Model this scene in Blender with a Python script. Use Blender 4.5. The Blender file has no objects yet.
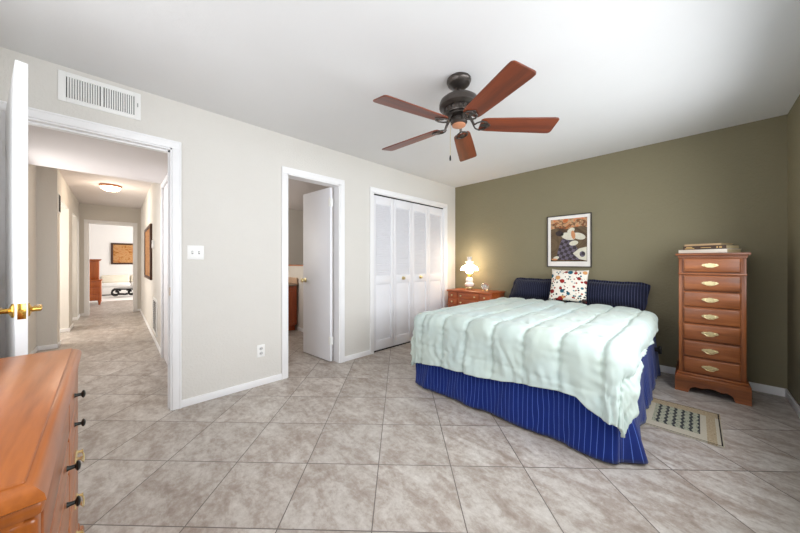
import bpy, bmesh, math, random
import numpy as np
from mathutils import Vector, Matrix, noise
PI = math.pi
R = math.radians
random.seed(4)
sc = bpy.context.scene
C = sc.collection

# ------------------------------------------------------------ camera, world, lights, exposure
LVY = -.77
CAMX, CAMH = 2.842, 1.162
cd = bpy.data.cameras.new('camera')
cam = bpy.data.objects.new('camera', cd); C.objects.link(cam)
cam.location = (CAMX, 0, CAMH)
cam.rotation_euler = (PI/2, 0, R(46.45))
cd.sensor_width = 36; cd.sensor_fit = 'HORIZONTAL'
cd.lens = 289.2/800*36
cd.shift_x = (400-392.2)/800
cd.shift_y = -(266.5-262.4)/800
cd.clip_start = .02
sc.camera = cam

w = bpy.data.worlds.new('sky'); sc.world = w; w.use_nodes = True
wb = w.node_tree.nodes['Background']
wb.inputs[0].default_value = (.78, .88, 1, 1); wb.inputs[1].default_value = 1.0

def area(name, loc, rot, sx, sy, power, col, spread=180):
    l = bpy.data.lights.new(name, 'AREA'); l.shape = 'RECTANGLE'; l.size = sx; l.size_y = sy
    l.energy = power; l.color = col; l.spread = R(spread)
    o = bpy.data.objects.new(name, l); C.objects.link(o); o.location = loc; o.rotation_euler = rot
    return o
# daylight through the two bedroom windows (behind and beside the camera)
area('daylight_near_window', (1.95, -.57, 1.5), (R(98), 0, 0), 2.4, 1.2, 18, (.95, .97, 1))
area('daylight_side_window', (3.36, 1.9, 1.42), (R(86), 0, R(90)), 2.9, 1.05, 42, (.95, .975, 1), 157)
# daylight through the living room window; then added fill lamps for the bathroom and hall
area('daylight_living_room', (-9.5, 3.3, 1.5), (R(90), 0, R(180)), 3.4, 1.8, 120, (1, .99, .97))
area('fill_bathroom', (-1.75, .62, 1.6), (R(90), 0, 0), .8, .8, 10, (1, .96, .9))  # added fill to brighten the bathroom, no window behind it
area('fill_hall_room', (-3.9, -1.75, 1.3), (R(90), 0, 0), .9, 1.3, 28, (1, .97, .93))  # added fill inside the open side room, brightens the hall
area('fill_hall_entry', (-1.6, LVY+.02, 1.5), (R(78), 0, 0), 1.2, 1.0, 14, (1, .98, .96))  # added fill at the invented window, lifts the hall by the bedroom
area('fill_second_hall_room', (-5.35, -1.75, 1.3), (R(90), 0, 0), .7, 1.3, 14, (1, .97, .93))  # another added fill, in the farther side opening of the hall
sc.view_settings.view_transform = 'Standard'; sc.view_settings.look = 'None'
sc.view_settings.gamma = 1; sc.view_settings.use_curve_mapping = False
sc.view_settings.exposure = 0.42
sc.cycles.max_bounces = 10; sc.cycles.diffuse_bounces = 6

# ------------------------------------------------------------ materials
def s2l(c):
    return tuple(((x/255)/12.92 if x/255 <= .04045 else ((x/255+.055)/1.055)**2.4) for x in c)+(1,)
class N:
    def __init__(s, name):
        s.m = bpy.data.materials.new(name); s.m.use_nodes = True
        s.t = s.m.node_tree; s.b = s.t.nodes['Principled BSDF']
    def n(s, k, **kw):
        x = s.t.nodes.new(k)
        for a, v in kw.items(): setattr(x, a, v)
        return x
    def l(s, a, b): s.t.links.new(a, b)
    def put(s, sock, v):
        if hasattr(v, 'links') or isinstance(v, bpy.types.NodeSocket): s.l(v, sock)
        else: sock.default_value = v
    def math(s, op, a, b=None, c=None):
        x = s.n('ShaderNodeMath', operation=op)
        for i, v in enumerate((a, b, c)):
            if v is not None: s.put(x.inputs[i], v)
        return x.outputs[0]
    def mix(s, f, a, b, bt='MIX'):
        x = s.n('ShaderNodeMix', data_type='RGBA', blend_type=bt)
        s.put(x.inputs[0], f); s.put(x.inputs[6], a); s.put(x.inputs[7], b)
        return x.outputs[2]
    def obj(s): return s.n('ShaderNodeTexCoord').outputs['Object']
    def uv(s): return s.n('ShaderNodeTexCoord').outputs['UV']
    def map(s, v, scale=(1, 1, 1), loc=(0, 0, 0), rot=(0, 0, 0)):
        x = s.n('ShaderNodeMapping'); s.l(v, x.inputs[0])
        x.inputs['Scale'].default_value = scale; x.inputs['Location'].default_value = loc; x.inputs['Rotation'].default_value = rot
        return x.outputs[0]
    def noise(s, v, scale, detail=4, rough=.55, dist=0):
        x = s.n('ShaderNodeTexNoise'); s.l(v, x.inputs['Vector'])
        x.inputs['Scale'].default_value = scale; x.inputs['Detail'].default_value = detail
        x.inputs['Roughness'].default_value = rough; x.inputs['Distortion'].default_value = dist
        return x.outputs['Fac']
    def ramp(s, f, stops, interp='LINEAR'):
        x = s.n('ShaderNodeValToRGB'); s.l(f, x.inputs[0]); r = x.color_ramp; r.interpolation = interp
        while len(r.elements) < len(stops): r.elements.new(.5)
        for e, (p, c) in zip(r.elements, stops): e.position = p; e.color = c
        return x.outputs[0]
    def sep(s, v):
        x = s.n('ShaderNodeSeparateXYZ'); s.l(v, x.inputs[0]); return x.outputs
    def bump(s, h, strength=.2, dist=.01):
        x = s.n('ShaderNodeBump'); s.l(h, x.inputs['Height'])
        x.inputs['Strength'].default_value = strength; x.inputs['Distance'].default_value = dist
        s.l(x.outputs[0], s.b.inputs['Normal'])
    def base(s, v, rough=.5, metal=0, spec=None):
        s.put(s.b.inputs['Base Color'], v); s.b.inputs['Roughness'].default_value = rough
        s.b.inputs['Metallic'].default_value = metal
        if spec is not None: s.b.inputs['Specular IOR Level'].default_value = spec
        return s.m

def plain(name, c, rough=.5, metal=0, spec=None, var=.04, vs=6):
    n = N(name); col = s2l(c)
    f = n.noise(n.obj(), vs, 3)
    dark = tuple(x*(1-2*var) for x in col[:3])+(1,)
    lite = tuple(min(1, x*(1+2*var)) for x in col[:3])+(1,)
    return n.base(n.mix(f, dark, lite), rough, metal, spec)
def painted(name, c, bump=.25, scale=55, rough=.75):
    n = N(name); o = n.obj(); col = s2l(c)
    f = n.noise(o, 1.3, 3)
    v = n.mix(f, tuple(x*.96 for x in col[:3])+(1,), tuple(min(1, x*1.04) for x in col[:3])+(1,))
    h = n.noise(o, scale, 4, .6)
    n.bump(n.ramp(h, [(.42, (0, 0, 0, 1)), (.62, (1, 1, 1, 1))]), bump, .004)
    return n.base(v, rough, 0, .3)
def wood(name, dark, mid, lite, axis='x', rough=.35, scale=1.0, coat=.15):
    n = N(name); o = n.obj()
    k = {'x': (1.2, 14, 14), 'y': (14, 1.2, 14), 'z': (14, 14, 1.2)}[axis]
    f = n.noise(n.map(o, tuple(a*scale for a in k)), 1.0, 6, .6, .12)
    g = n.noise(n.map(o, tuple(a*scale*5 for a in k)), 1.0, 3, .6)
    f = n.math('ADD', n.math('MULTIPLY', f, .75), n.math('MULTIPLY', g, .25))
    v = n.ramp(f, [(.3, s2l(dark)), (.5, s2l(mid)), (.7, s2l(lite))])
    n.b.inputs['Coat Weight'].default_value = coat; n.b.inputs['Coat Roughness'].default_value = .2
    return n.base(v, rough)
def emis(name, c, st):
    n = N(name); n.base(c, .4); n.b.inputs['Emission Color'].default_value = c; n.b.inputs['Emission Strength'].default_value = st
    return n.m

M = {}
M['beige'] = painted('beige_wall_paint', (219, 216, 210))
M['green'] = painted('olive_wall_paint', (134, 126, 101), .35, 45)
M['hallpaint'] = painted('greige_hall_paint', (216, 212, 205))
M['ceil'] = painted('ceiling_paint', (222, 222, 222), .05, 40)
M['hceil'] = painted('hall_ceiling_paint', (222, 216, 214), .05, 40)
M['lwhite'] = painted('living_room_white_paint', (240, 238, 236), .1, 40)
M['white'] = plain('white_gloss_paint', (243, 243, 244), .35, 0, .5, .01)
M['door'] = plain('white_door_paint', (236, 236, 240), .4, 0, .4, .01)
M['plastic'] = plain('white_plastic', (240, 240, 238), .35, 0, .5, .01)
M['dark'] = plain('dark_void', (20, 19, 18), .9)
M['grey'] = plain('grey_plastic', (150, 150, 148), .5)
M['outlet'] = plain('outlet_face_plastic', (205, 205, 205), .4)
M['brass'] = plain('polished_brass', (225, 180, 90), .22, 1, None, .02)
M['palebrass'] = plain('pale_antique_brass', (228, 212, 165), .35, 1, None, .08, 60)
M['chrome'] = plain('brushed_steel', (190, 190, 190), .3, 1)
M['bronze'] = plain('oil_rubbed_bronze', (84, 78, 74), .34, .8, None, .1, 20)
M['black'] = plain('black_iron', (28, 26, 25), .45, .3)
M['iron'] = plain('dark_pewter', (52, 54, 52), .35, .8)
M['wchest'] = {a: wood('cherry_wood_'+a, (92, 48, 22), (142, 80, 40), (176, 106, 58), a) for a in 'xyz'}
M['wdress'] = {a: wood('honey_wood_'+a, (120, 60, 20), (166, 92, 36), (190, 114, 54), a, .3, .7, .16) for a in 'xyz'}
M['wnight'] = {a: wood('orange_wood_'+a, (120, 54, 22), (165, 80, 36), (190, 104, 54), a) for a in 'xyz'}
M['wvan'] = wood('vanity_wood', (130, 56, 22), (170, 78, 32), (190, 96, 44), 'z')
M['wcab'] = wood('cherry_cabinet_wood', (140, 64, 22), (172, 86, 32), (190, 104, 46), 'z')
M['wblade'] = wood('walnut_blade', (62, 26, 12), (108, 46, 20), (142, 66, 30), 'x', .38, .8, .05)
M['wcap'] = plain('light_wood_cap', (190, 130, 96), .5)
M['marble'] = plain('brown_marble', (150, 128, 112), .25, 0, .5, .25, 30)
M['peach'] = plain('peach_marble', (214, 180, 150), .3, 0, .5, .12, 30)
M['wtile'] = plain('white_wall_tile', (238, 232, 222), .2)
M['cream'] = plain('cream_upholstery', (238, 230, 212), .9)
M['slip'] = plain('white_slipcover', (245, 243, 240), .9)
M['whrug'] = plain('white_shag', (240, 236, 232), .95)
M['glass'] = N('clear_glass'); M['glass'].b.inputs['Transmission Weight'].default_value = .9; M['glass'] = M['glass'].base((.9, .92, .92, 1), .08)
M['milk'] = plain('milk_glass', (240, 234, 228), .2)
M['shade_glow'] = emis('lit_milk_glass', (1, .80, .56, 1), 9)
M['dome'] = emis('lit_frosted_dome', (1, .80, .56, 1), 10)
M['pane'] = None
n = N('window_glass')
tr = n.n('ShaderNodeBsdfTransparent'); gl = n.n('ShaderNodeBsdfGlossy'); gl.inputs['Roughness'].default_value = .02
mx = n.n('ShaderNodeMixShader'); mx.inputs[0].default_value = .06
n.l(tr.outputs[0], mx.inputs[1]); n.l(gl.outputs[0], mx.inputs[2]); n.l(mx.outputs[0], n.t.nodes['Material Output'].inputs[0])
M['pane'] = n.m

def tile_mat():
    n = N('diagonal_stone_tile'); P = .583
    o = n.obj(); s = n.sep(o)
    a = n.math('DIVIDE', n.math('SUBTRACT', n.math('SUBTRACT', s[0], s[1]), .495), P)
    b = n.math('DIVIDE', n.math('SUBTRACT', n.math('ADD', s[0], s[1]), 2.672), P)
    fa, fb = n.math('FLOOR', a), n.math('FLOOR', b)
    def edge(x, f):
        d = n.math('SUBTRACT', x, f)
        return n.math('MINIMUM', d, n.math('SUBTRACT', 1.0, d))
    e = n.math('MINIMUM', edge(a, fa), edge(b, fb))
    grout = n.math('LESS_THAN', e, .0062)
    cmb = n.n('ShaderNodeCombineXYZ'); n.l(fa, cmb.inputs[0]); n.l(fb, cmb.inputs[1])
    wn = n.n('ShaderNodeTexWhiteNoise', noise_dimensions='3D'); n.l(cmb.outputs[0], wn.inputs['Vector'])
    off = n.n('ShaderNodeVectorMath', operation='SCALE'); n.l(wn.outputs['Color'], off.inputs[0]); off.inputs['Scale'].default_value = 9
    ad = n.n('ShaderNodeVectorMath', operation='ADD'); n.l(o, ad.inputs[0]); n.l(off.outputs[0], ad.inputs[1])
    f1 = n.noise(n.map(ad.outputs[0], (1, 2.0, 1), rot=(0, 0, R(45))), 4.5, 9, .72, .35)
    f2 = n.noise(ad.outputs[0], 26, 6, .75, .2)
    f = n.math('ADD', n.math('MULTIPLY', f1, .62), n.math('MULTIPLY', f2, .38))
    col = n.ramp(f, [(.38, s2l((146, 132, 121))), (.47, s2l((167, 156, 147))), (.53, s2l((183, 175, 167))), (.63, s2l((202, 196, 189)))])
    br = n.math('ADD', .93, n.math('MULTIPLY', wn.outputs['Value'], .14))
    hs = n.n('ShaderNodeHueSaturation'); n.l(col, hs.inputs['Color']); n.l(br, hs.inputs['Value'])
    v = n.mix(grout, hs.outputs[0], s2l((104, 96, 90)))
    h = n.math('SUBTRACT', n.math('MULTIPLY', f, .12), n.math('MULTIPLY', n.math('LESS_THAN', e, .009), 1))
    n.bump(h, .35, .004)
    n.put(n.b.inputs['Roughness'], n.math('ADD', .3, n.math('MULTIPLY', f2, .22)))
    n.put(n.b.inputs['Base Color'], v); n.b.inputs['Specular IOR Level'].default_value = .45
    return n.m
M['tile'] = tile_mat()

def stripe_mat(name, basec, linec, per=.042, wid=.12, rough=.85):
    n = N(name); s = n.sep(n.uv())
    f = n.math('FRACT', n.math('DIVIDE', s[0], per))
    ln = n.math('LESS_THAN', f, wid)
    nz = n.noise(n.obj(), 20, 2)
    bcol = n.mix(nz, tuple(x*.85 for x in s2l(basec)[:3])+(1,), tuple(x*1.15 for x in s2l(basec)[:3])+(1,))
    n.b.inputs['Sheen Weight'].default_value = .15
    return n.base(n.mix(ln, bcol, s2l(linec)), rough, 0, .2)
M['skirt'] = stripe_mat('royal_blue_pinstripe', (12, 36, 108), (72, 100, 176), .031, .1)
M['navy'] = stripe_mat('navy_pinstripe', (20, 23, 44), (74, 78, 104), .024, .12)
def quilt_mat():
    n = N('pale_mint_cotton'); o = n.obj()
    f = n.noise(o, 2.2, 3)
    n.bump(n.noise(n.map(o, (1, 1, 1)), 60, 3), .12, .003)
    n.b.inputs['Sheen Weight'].default_value = .2
    return n.base(n.mix(f, s2l((180, 199, 204)), s2l((197, 206, 189))), .8, 0, .2)
M['quilt'] = quilt_mat()
def dots_mat():
    n = N('patterned_cushion_print'); uv = n.uv()
    def layer(scale, thr, stops, base):
        v = n.n('ShaderNodeTexVoronoi'); v.inputs['Scale'].default_value = scale; v.inputs['Randomness'].default_value = .75
        n.l(uv, v.inputs['Vector'])
        r = n.sep(v.outputs['Color'])
        c = n.ramp(r[0], stops, 'CONSTANT')
        on = n.math('MULTIPLY', n.math('LESS_THAN', v.outputs['Distance'], thr), n.math('GREATER_THAN', r[1], .08))
        return n.mix(on, base, c)
    st = [(0, s2l((150, 40, 34))), (.3, s2l((40, 92, 110))), (.5, s2l((206, 150, 96))), (.68, s2l((60, 44, 40))), (.84, s2l((130, 34, 34)))]
    base = layer(36, .36, [(0, s2l((40, 36, 36))), (.4, s2l((160, 60, 40))), (.7, s2l((70, 110, 120)))], s2l((232, 224, 212)))
    return n.base(layer(15, .4, st, base), .85, 0, .2)
M['dots'] = dots_mat()
def rug_mat():
    n = N('woven_rug_pattern'); s = n.sep(n.uv())
    x, y = s[0], s[1]                     # metres, from the rug's right front corner inward
    bd = n.math('MINIMUM', n.math('MINIMUM', x, n.math('SUBTRACT', .46, x)), n.math('MINIMUM', y, n.math('SUBTRACT', .575, y)))
    field = n.math('MULTIPLY', n.math('MULTIPLY', n.math('GREATER_THAN', x, .105), n.math('LESS_THAN', x, .35)), n.math('MULTIPLY', n.math('GREATER_THAN', y, .095), n.math('LESS_THAN', y, .465)))
    zig = n.math('MULTIPLY', n.math('PINGPONG', n.math('MULTIPLY', y, 30), 1), .010)
    fx = n.math('FRACT', n.math('DIVIDE', n.math('SUBTRACT', n.math('ADD', x, zig), .105), .0425))
    dk = n.math('LESS_THAN', fx, .36)
    vo = n.n('ShaderNodeTexVoronoi'); vo.inputs['Scale'].default_value = 75; n.l(n.uv(), vo.inputs['Vector'])
    sp = n.math('LESS_THAN', vo.outputs['Distance'], .33)
    f = n.mix(dk, n.mix(sp, s2l((158, 158, 138)), s2l((108, 114, 102))), n.mix(sp, s2l((58, 60, 62)), s2l((96, 94, 86))))
    bn = n.noise(n.uv(), 90, 4, .7)
    border = n.ramp(bn, [(.36, s2l((140, 120, 96))), (.5, s2l((168, 150, 122))), (.64, s2l((180, 166, 140)))])
    pale = n.mix(bn, s2l((164, 154, 136)), s2l((196, 188, 170)))
    stripe = n.math('LESS_THAN', n.math('ABSOLUTE', n.math('SUBTRACT', x, .052)), .022)
    b2 = n.mix(stripe, pale, border)
    b2 = n.mix(n.math('GREATER_THAN', y, .465), b2, border)
    edge = n.math('MULTIPLY', n.math('GREATER_THAN', bd, .006), n.math('LESS_THAN', bd, .013))
    v = n.mix(field, b2, f)
    v = n.mix(edge, v, s2l((52, 46, 44)))
    n.bump(n.noise(n.uv(), 300, 2), .4, .003)
    return n.base(v, .95, 0, .1)
M['rug'] = rug_mat()
def art_mat(name, pal, seed, sx=3, sy=3):
    n = N(name); uv = n.map(n.uv(), (sx, sy, 1), (seed, seed*.7, seed*1.3))
    nz = n.n('ShaderNodeTexNoise'); n.l(uv, nz.inputs['Vector']); nz.inputs['Scale'].default_value = 1.2; nz.inputs['Detail'].default_value = 5
    wv = n.noise(uv, 1.0, 4, .6, 1.6)
    return n.base(n.ramp(wv, [(i/(len(pal))*.5+.26, s2l(c)) for i, c in enumerate(pal)]), .6, 0, .2)
M['art_bg'] = art_mat('print_brown', [(58, 44, 34), (92, 74, 54), (110, 92, 70), (78, 60, 46)], 3)
M['art_top'] = art_mat('print_orange', [(150, 110, 70), (206, 104, 54), (198, 160, 120), (96, 60, 44), (214, 130, 74)], 7, 9, 9)
M['art_relief'] = art_mat('carved_tan_panel', [(116, 70, 38), (150, 100, 58), (172, 126, 82), (130, 82, 46)], 2, 4, 6)
M['art_gold'] = art_mat('gold_floral_canvas', [(140, 82, 34), (172, 112, 52), (196, 152, 104), (180, 112, 58)], 5, 5, 5)
n = N('print_checks'); ck = n.n('ShaderNodeTexChecker'); ck.inputs['Scale'].default_value = 26
n.l(n.map(n.uv(), rot=(0, 0, R(20))), ck.inputs['Vector']); ck.inputs['Color1'].default_value = s2l((98, 88, 104)); ck.inputs['Color2'].default_value = s2l((52, 42, 46))
M['art_check'] = n.base(ck.outputs[0], .6)
M['art_pale'] = plain('print_pale', (214, 208, 190), .6, 0, .2, .1, 40)
M['art_skin'] = plain('print_peach', (204, 142, 100), .6, 0, .2, .08, 40)
M['art_dark'] = plain('print_dark', (48, 34, 32), .6)
M['mat'] = plain('white_mount_board', (240, 234, 228), .8)
M['frame'] = plain('charcoal_frame', (62, 56, 50), .45)
M['bframe'] = plain('dark_brown_frame', (70, 40, 24), .45)
M['pageA'] = plain('book_pages', (186, 168, 130), .9, 0, .2, .1, 90)
M['bk_white'] = plain('cream_book_cover', (236, 226, 212), .6)
M['bk_dark'] = plain('dark_brown_book_cover', (74, 56, 44), .55)
M['bk_tan'] = plain('tan_book_cover', (204, 170, 130), .6)
M['gold'] = plain('gilt_stamp', (206, 170, 110), .5)
M['boxspring'] = plain('box_spring_cloth', (60, 62, 76), .9)

# ------------------------------------------------------------ mesh helpers
class MB:
    def __init__(s): s.bm = bmesh.new(); s.uvf = None
    def _merge(s, t, mi=0):
        for f in t.faces: f.material_index = mi
        me = bpy.data.meshes.new('t'); t.to_mesh(me); t.free(); s.bm.from_mesh(me); bpy.data.meshes.remove(me); return s
    def box(s, a, b, bev=0, seg=2, mi=0, M4=None):
        t = bmesh.new(); bmesh.ops.create_cube(t, size=1)
        c = [(p+q)/2 for p, q in zip(a, b)]; d = [abs(q-p) for p, q in zip(a, b)]
        for v in t.verts: v.co = Vector((v.co.x*d[0]+c[0], v.co.y*d[1]+c[1], v.co.z*d[2]+c[2]))
        if bev: bmesh.ops.bevel(t, geom=t.edges[:], offset=min(bev, min(d)*.45), segments=seg, affect='EDGES', profile=.5)
        if M4: bmesh.ops.transform(t, matrix=M4, verts=t.verts)
        return s._merge(t, mi)
    def prism(s, poly, axis, d0, d1, bev=0, mi=0, M4=None):
        # poly: 2D points in the two other axes (in xyz order), extruded along axis
        t = bmesh.new()
        def P(u, v, d): return {'x': (d, u, v), 'y': (u, d, v), 'z': (u, v, d)}[axis]
        A = [t.verts.new(P(u, v, d0)) for u, v in poly]; B = [t.verts.new(P(u, v, d1)) for u, v in poly]
        t.faces.new(A); t.faces.new(B[::-1])
        for i in range(len(A)):
            j = (i+1) % len(A); t.faces.new((A[j], A[i], B[i], B[j]))
        bmesh.ops.recalc_face_normals(t, faces=t.faces)
        if bev: bmesh.ops.bevel(t, geom=t.edges[:], offset=bev, segments=1, affect='EDGES')
        if M4: bmesh.ops.transform(t, matrix=M4, verts=t.verts)
        return s._merge(t, mi)
    def lathe(s, prof, c=(0, 0, 0), seg=28, M4=None, mi=0, ripple=None):
        t = bmesh.new(); rings = []
        for r, z in prof:
            if r < 1e-5: rings.append([t.verts.new((c[0], c[1], c[2]+z))])
            else:
                ring = []
                for k in range(seg):
                    a = 2*PI*k/seg; rr = r*(1+(ripple(r, z, a) if ripple else 0))
                    ring.append(t.verts.new((c[0]+rr*math.cos(a), c[1]+rr*math.sin(a), c[2]+z)))
                rings.append(ring)
        for A, B in zip(rings, rings[1:]):
            if len(A) == 1 and len(B) == 1: continue
            for k in range(seg):
                j = (k+1) % seg
                if len(A) == 1: t.faces.new((A[0], B[j], B[k]))
                elif len(B) == 1: t.faces.new((A[k], A[j], B[0]))
                else: t.faces.new((A[k], A[j], B[j], B[k]))
        bmesh.ops.recalc_face_normals(t, faces=t.faces)
        if M4: bmesh.ops.transform(t, matrix=M4, verts=t.verts)
        return s._merge(t, mi)
    def tube(s, pts, r, seg=8, mi=0, closed=False):
        t = bmesh.new(); pts = [Vector(p) for p in pts]; n_ = len(pts); rings = []; up = None
        rr = r if hasattr(r, '__len__') else [r]*n_
        for i, p in enumerate(pts):
            if closed: d = pts[(i+1) % n_]-pts[i-1]
            else: d = pts[min(i+1, n_-1)]-pts[max(i-1, 0)]
            d.normalize()
            if up is None: up = Vector((0, 0, 1)) if abs(d.z) < .9 else Vector((1, 0, 0))
            x = d.cross(up); x.normalize(); y = x.cross(d); y.normalize(); up = y
            rings.append([t.verts.new(p+x*rr[i]*math.cos(2*PI*k/seg)+y*rr[i]*math.sin(2*PI*k/seg)) for k in range(seg)])
        pr = list(zip(rings, rings[1:]))
        if closed: pr.append((rings[-1], rings[0]))
        for A, B in pr:
            for k in range(seg):
                j = (k+1) % seg; t.faces.new((A[k], A[j], B[j], B[k]))
        if not closed: t.faces.new(rings[0][::-1]); t.faces.new(rings[-1])
        bmesh.ops.recalc_face_normals(t, faces=t.faces)
        return s._merge(t, mi)
    def build(s, name, mat, parent=None, smooth=35, M4=None):
        if M4: bmesh.ops.transform(s.bm, matrix=M4, verts=s.bm.verts)
        me = bpy.data.meshes.new(name); s.bm.to_mesh(me); s.bm.free()
        for m in (mat if isinstance(mat, (list, tuple)) else [mat]): me.materials.append(m)
        if smooth:
            me.polygons.foreach_set('use_smooth', [True]*len(me.polygons)); me.set_sharp_from_angle(angle=R(smooth))
        o = bpy.data.objects.new(name, me); C.objects.link(o)
        if parent: o.parent = parent
        return o
def grid_obj(name, P, UV, mat, parent=None, closed=False):
    nu, nv = P.shape[:2]; vs = P.reshape(-1, 3).tolist(); fs = []
    for i in range(nu-1):
        for j in range(nv-1): fs.append((i*nv+j, (i+1)*nv+j, (i+1)*nv+j+1, i*nv+j+1))
    me = bpy.data.meshes.new(name); me.from_pydata(vs, [], fs)
    uvl = me.uv_layers.new(name='UVMap'); U = UV.reshape(-1, 2)
    for l in me.loops: uvl.data[l.index].uv = U[l.vertex_index]
    me.polygons.foreach_set('use_smooth', [True]*len(me.polygons)); me.materials.append(mat)
    o = bpy.data.objects.new(name, me); C.objects.link(o)
    if parent: o.parent = parent
    return o
def uv_planar(o, ax, off=(0, 0), flip=False):
    me = o.data; l = me.uv_layers.new(name='UVMap') if not me.uv_layers else me.uv_layers[0]
    for lp in me.loops:
        co = me.vertices[lp.vertex_index].co
        l.data[lp.index].uv = ((-1 if flip else 1)*(co[ax[0]]-off[0]), co[ax[1]]-off[1])
def thing(name, label, cat, loc=(0, 0, 0), rotz=0, group=None):
    o = bpy.data.objects.new(name, None); C.objects.link(o); o.empty_display_size = .1
    o.location = loc; o.rotation_euler = (0, 0, rotz); return tag(o, label, cat, group)
def tag(o, label, cat, group=None):
    o['label'] = label; o['category'] = cat
    if group: o['group'] = group
    return o
def struct(o, label=None, cat=None):
    o['kind'] = 'structure'
    if label: o['label'] = label
    if cat: o['category'] = cat
    return o
def frame4(b, ax, d0, d1, hu, hv, fu, fv=None, bev=.002):
    """rectangular frame of four non-overlapping bars; ax = depth axis ('x' or 'y'), hu along the wall, hv vertical"""
    fv = fv or fu
    for u0, u1, v0, v1 in ((-hu, -hu+fu, -hv, hv), (hu-fu, hu, -hv, hv), (-hu+fu, hu-fu, -hv, -hv+fv), (-hu+fu, hu-fu, hv-fv, hv)):
        if ax == 'x': b.box((d0, u0, v0), (d1, u1, v1), bev)
        else: b.box((u0, d0, v0), (u1, d1, v1), bev)
    return b
def boxes(name, mat, lst, parent=None, bev=0):
    b = MB()
    for l in lst: b.box(l[0:3], l[3:6], bev)
    return b.build(name, mat, parent)
def bend(o, w=.004, seg=2):
    m = o.modifiers.new('bevel', 'BEVEL'); m.width = w; m.segments = seg; m.limit_method = 'ANGLE'
    return o

# ------------------------------------------------------------ the setting
H = 2.44; XR = 3.383; YG = 4.189; YN = -.60; T = .12
HZ = 2.11                                   # dropped hall ceiling
DT = 2.064                                   # door head height
MD = (-.483, .318); BD = (1.235, 1.868); CL = (2.36, 3.885)
fl = MB(); fl.box((-12.6, -4.2, -.1), (XR+.2, YG+.2, 0)); struct(fl.build('floor', M['tile'], None, 0), 'diagonal stone tile floor', 'floor')
struct(boxes('ceiling', M['ceil'], [(-T, YN-T, H, XR+T, YG+T, H+.1)]), 'white bedroom ceiling', 'ceiling')
wl = [(-T, YN-T, 0, 0, MD[0], H), (-T, MD[0], DT, 0, MD[1], H), (-T, MD[1], 0, 0, BD[0], H), (-T, BD[0], DT, 0, BD[1], H),
      (-T, BD[1], 0, 0, CL[0], H), (-T, CL[0], DT, 0, CL[1], H), (-T, CL[1], 0, 0, YG, H)]
struct(boxes('wall_left', M['beige'], wl), 'beige wall with the doorways and closet', 'wall')
struct(boxes('wall_far', M['green'], [(-T, YG, 0, XR+T, YG+T, H)]), 'olive green wall behind the bed', 'wall')
W1 = (.4, 3.4, .85, 2.0)                # window in right wall: y0,y1,z0,z1
struct(boxes('wall_right', M['green'], [(XR, YN-T, 0, XR+T, W1[0], H), (XR, W1[1], 0, XR+T, YG, H), (XR, W1[0], 0, XR+T, W1[1], W1[2]), (XR, W1[0], W1[3], XR+T, W1[1], H)]), 'olive green wall at the right edge', 'wall')
W2 = (.72, 3.18, .92, 2.18)                 # window in near wall: x0,x1,z0,z1
struct(boxes('wall_near', M['beige'], [(-T, YN-T, 0, W2[0], YN, H), (W2[1], YN-T, 0, XR, YN, H), (W2[0], YN-T, 0, W2[1], YN, W2[2]), (W2[0], YN-T, W2[3], W2[1], YN, H)]))
f = boxes('window_1', M['white'], [(XR+.03, W1[0], W1[2], XR+.09, W1[0]+.05, W1[3]), (XR+.03, W1[1]-.05, W1[2], XR+.09, W1[1], W1[3]), (XR+.03, W1[0], W1[2], XR+.09, W1[1], W1[2]+.05), (XR+.03, W1[0], W1[3]-.05, XR+.09, W1[1], W1[3]), (XR+.03, 1.97, W1[2], XR+.09, 2.03, W1[3])]); struct(f)
boxes('pane', M['pane'], [(XR+.055, W1[0], W1[2], XR+.06, W1[1], W1[3])], f)
f = boxes('window_2', M['white'], [(W2[0], YN-.09, W2[2], W2[0]+.05, YN-.03, W2[3]), (W2[1]-.05, YN-.09, W2[2], W2[1], YN-.03, W2[3]), (W2[0], YN-.09, W2[2], W2[1], YN-.03, W2[2]+.05), (W2[0], YN-.09, W2[3]-.05, W2[1], YN-.03, W2[3]), (1.92, YN-.09, W2[2], 1.98, YN-.03, W2[3])]); struct(f)
boxes('pane', M['pane'], [(W2[0], YN-.062, W2[2], W2[1], YN-.057, W2[3])], f)

# casings, jambs and stops of the three openings in the left wall
def casing(name, y0, y1, z1, xs=-T, cw=.058):
    b = MB(); j = .016
    for (a, c) in ((y0-cw+.006, y0+.006), (y1-.006, y1+cw-.006)):
        b.box((0, a, 0), (.016, c, z1-.006), .004); 
    b.box((0, y0-cw+.006, z1-.006), (.016, y1+cw-.006, z1+cw-.006), .004)
    b.box((.001, y0-cw+.005, 0), (.021, y0-cw+.018, z1+cw-.018), .003); b.box((.001, y1+cw-.018, 0), (.021, y1+cw-.005, z1+cw-.018), .003)
    b.box((.001, y0-cw+.005, z1+cw-.018), (.021, y1+cw-.005, z1+cw-.005), .003)
    b.box((xs, y0-.002, 0), (.004, y0+j, z1)); b.box((xs, y1-j, 0), (.004, y1+.002, z1)); b.box((xs, y0, z1-j), (.004, y1, z1+.002))
    return b
b = casing('m', MD[0], MD[1], DT)
b.box((-.055, MD[1]-.028, 0), (-.040, MD[1]-.016, DT-.016)); b.box((-.055, MD[0]+.016, DT-.028), (-.040, MD[1]-.016, DT-.016)); b.box((-.055, MD[0]+.016, 0), (-.040, MD[0]+.028, DT-.016))
t1 = struct(b.build('trim_1', M['white']), 'white casing around the hall doorway', 'trim')
boxes('strike_plate', M['brass'], [(-.034, MD[1]-.0175, .90, -.008, MD[1]-.0155, .965)], t1)
b = casing('b', BD[0], BD[1], DT)
t2 = struct(b.build('trim_2', M['white']), 'white casing around the bathroom doorway', 'trim')
b = casing('c', CL[0], CL[1], DT, -.10)
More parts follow.
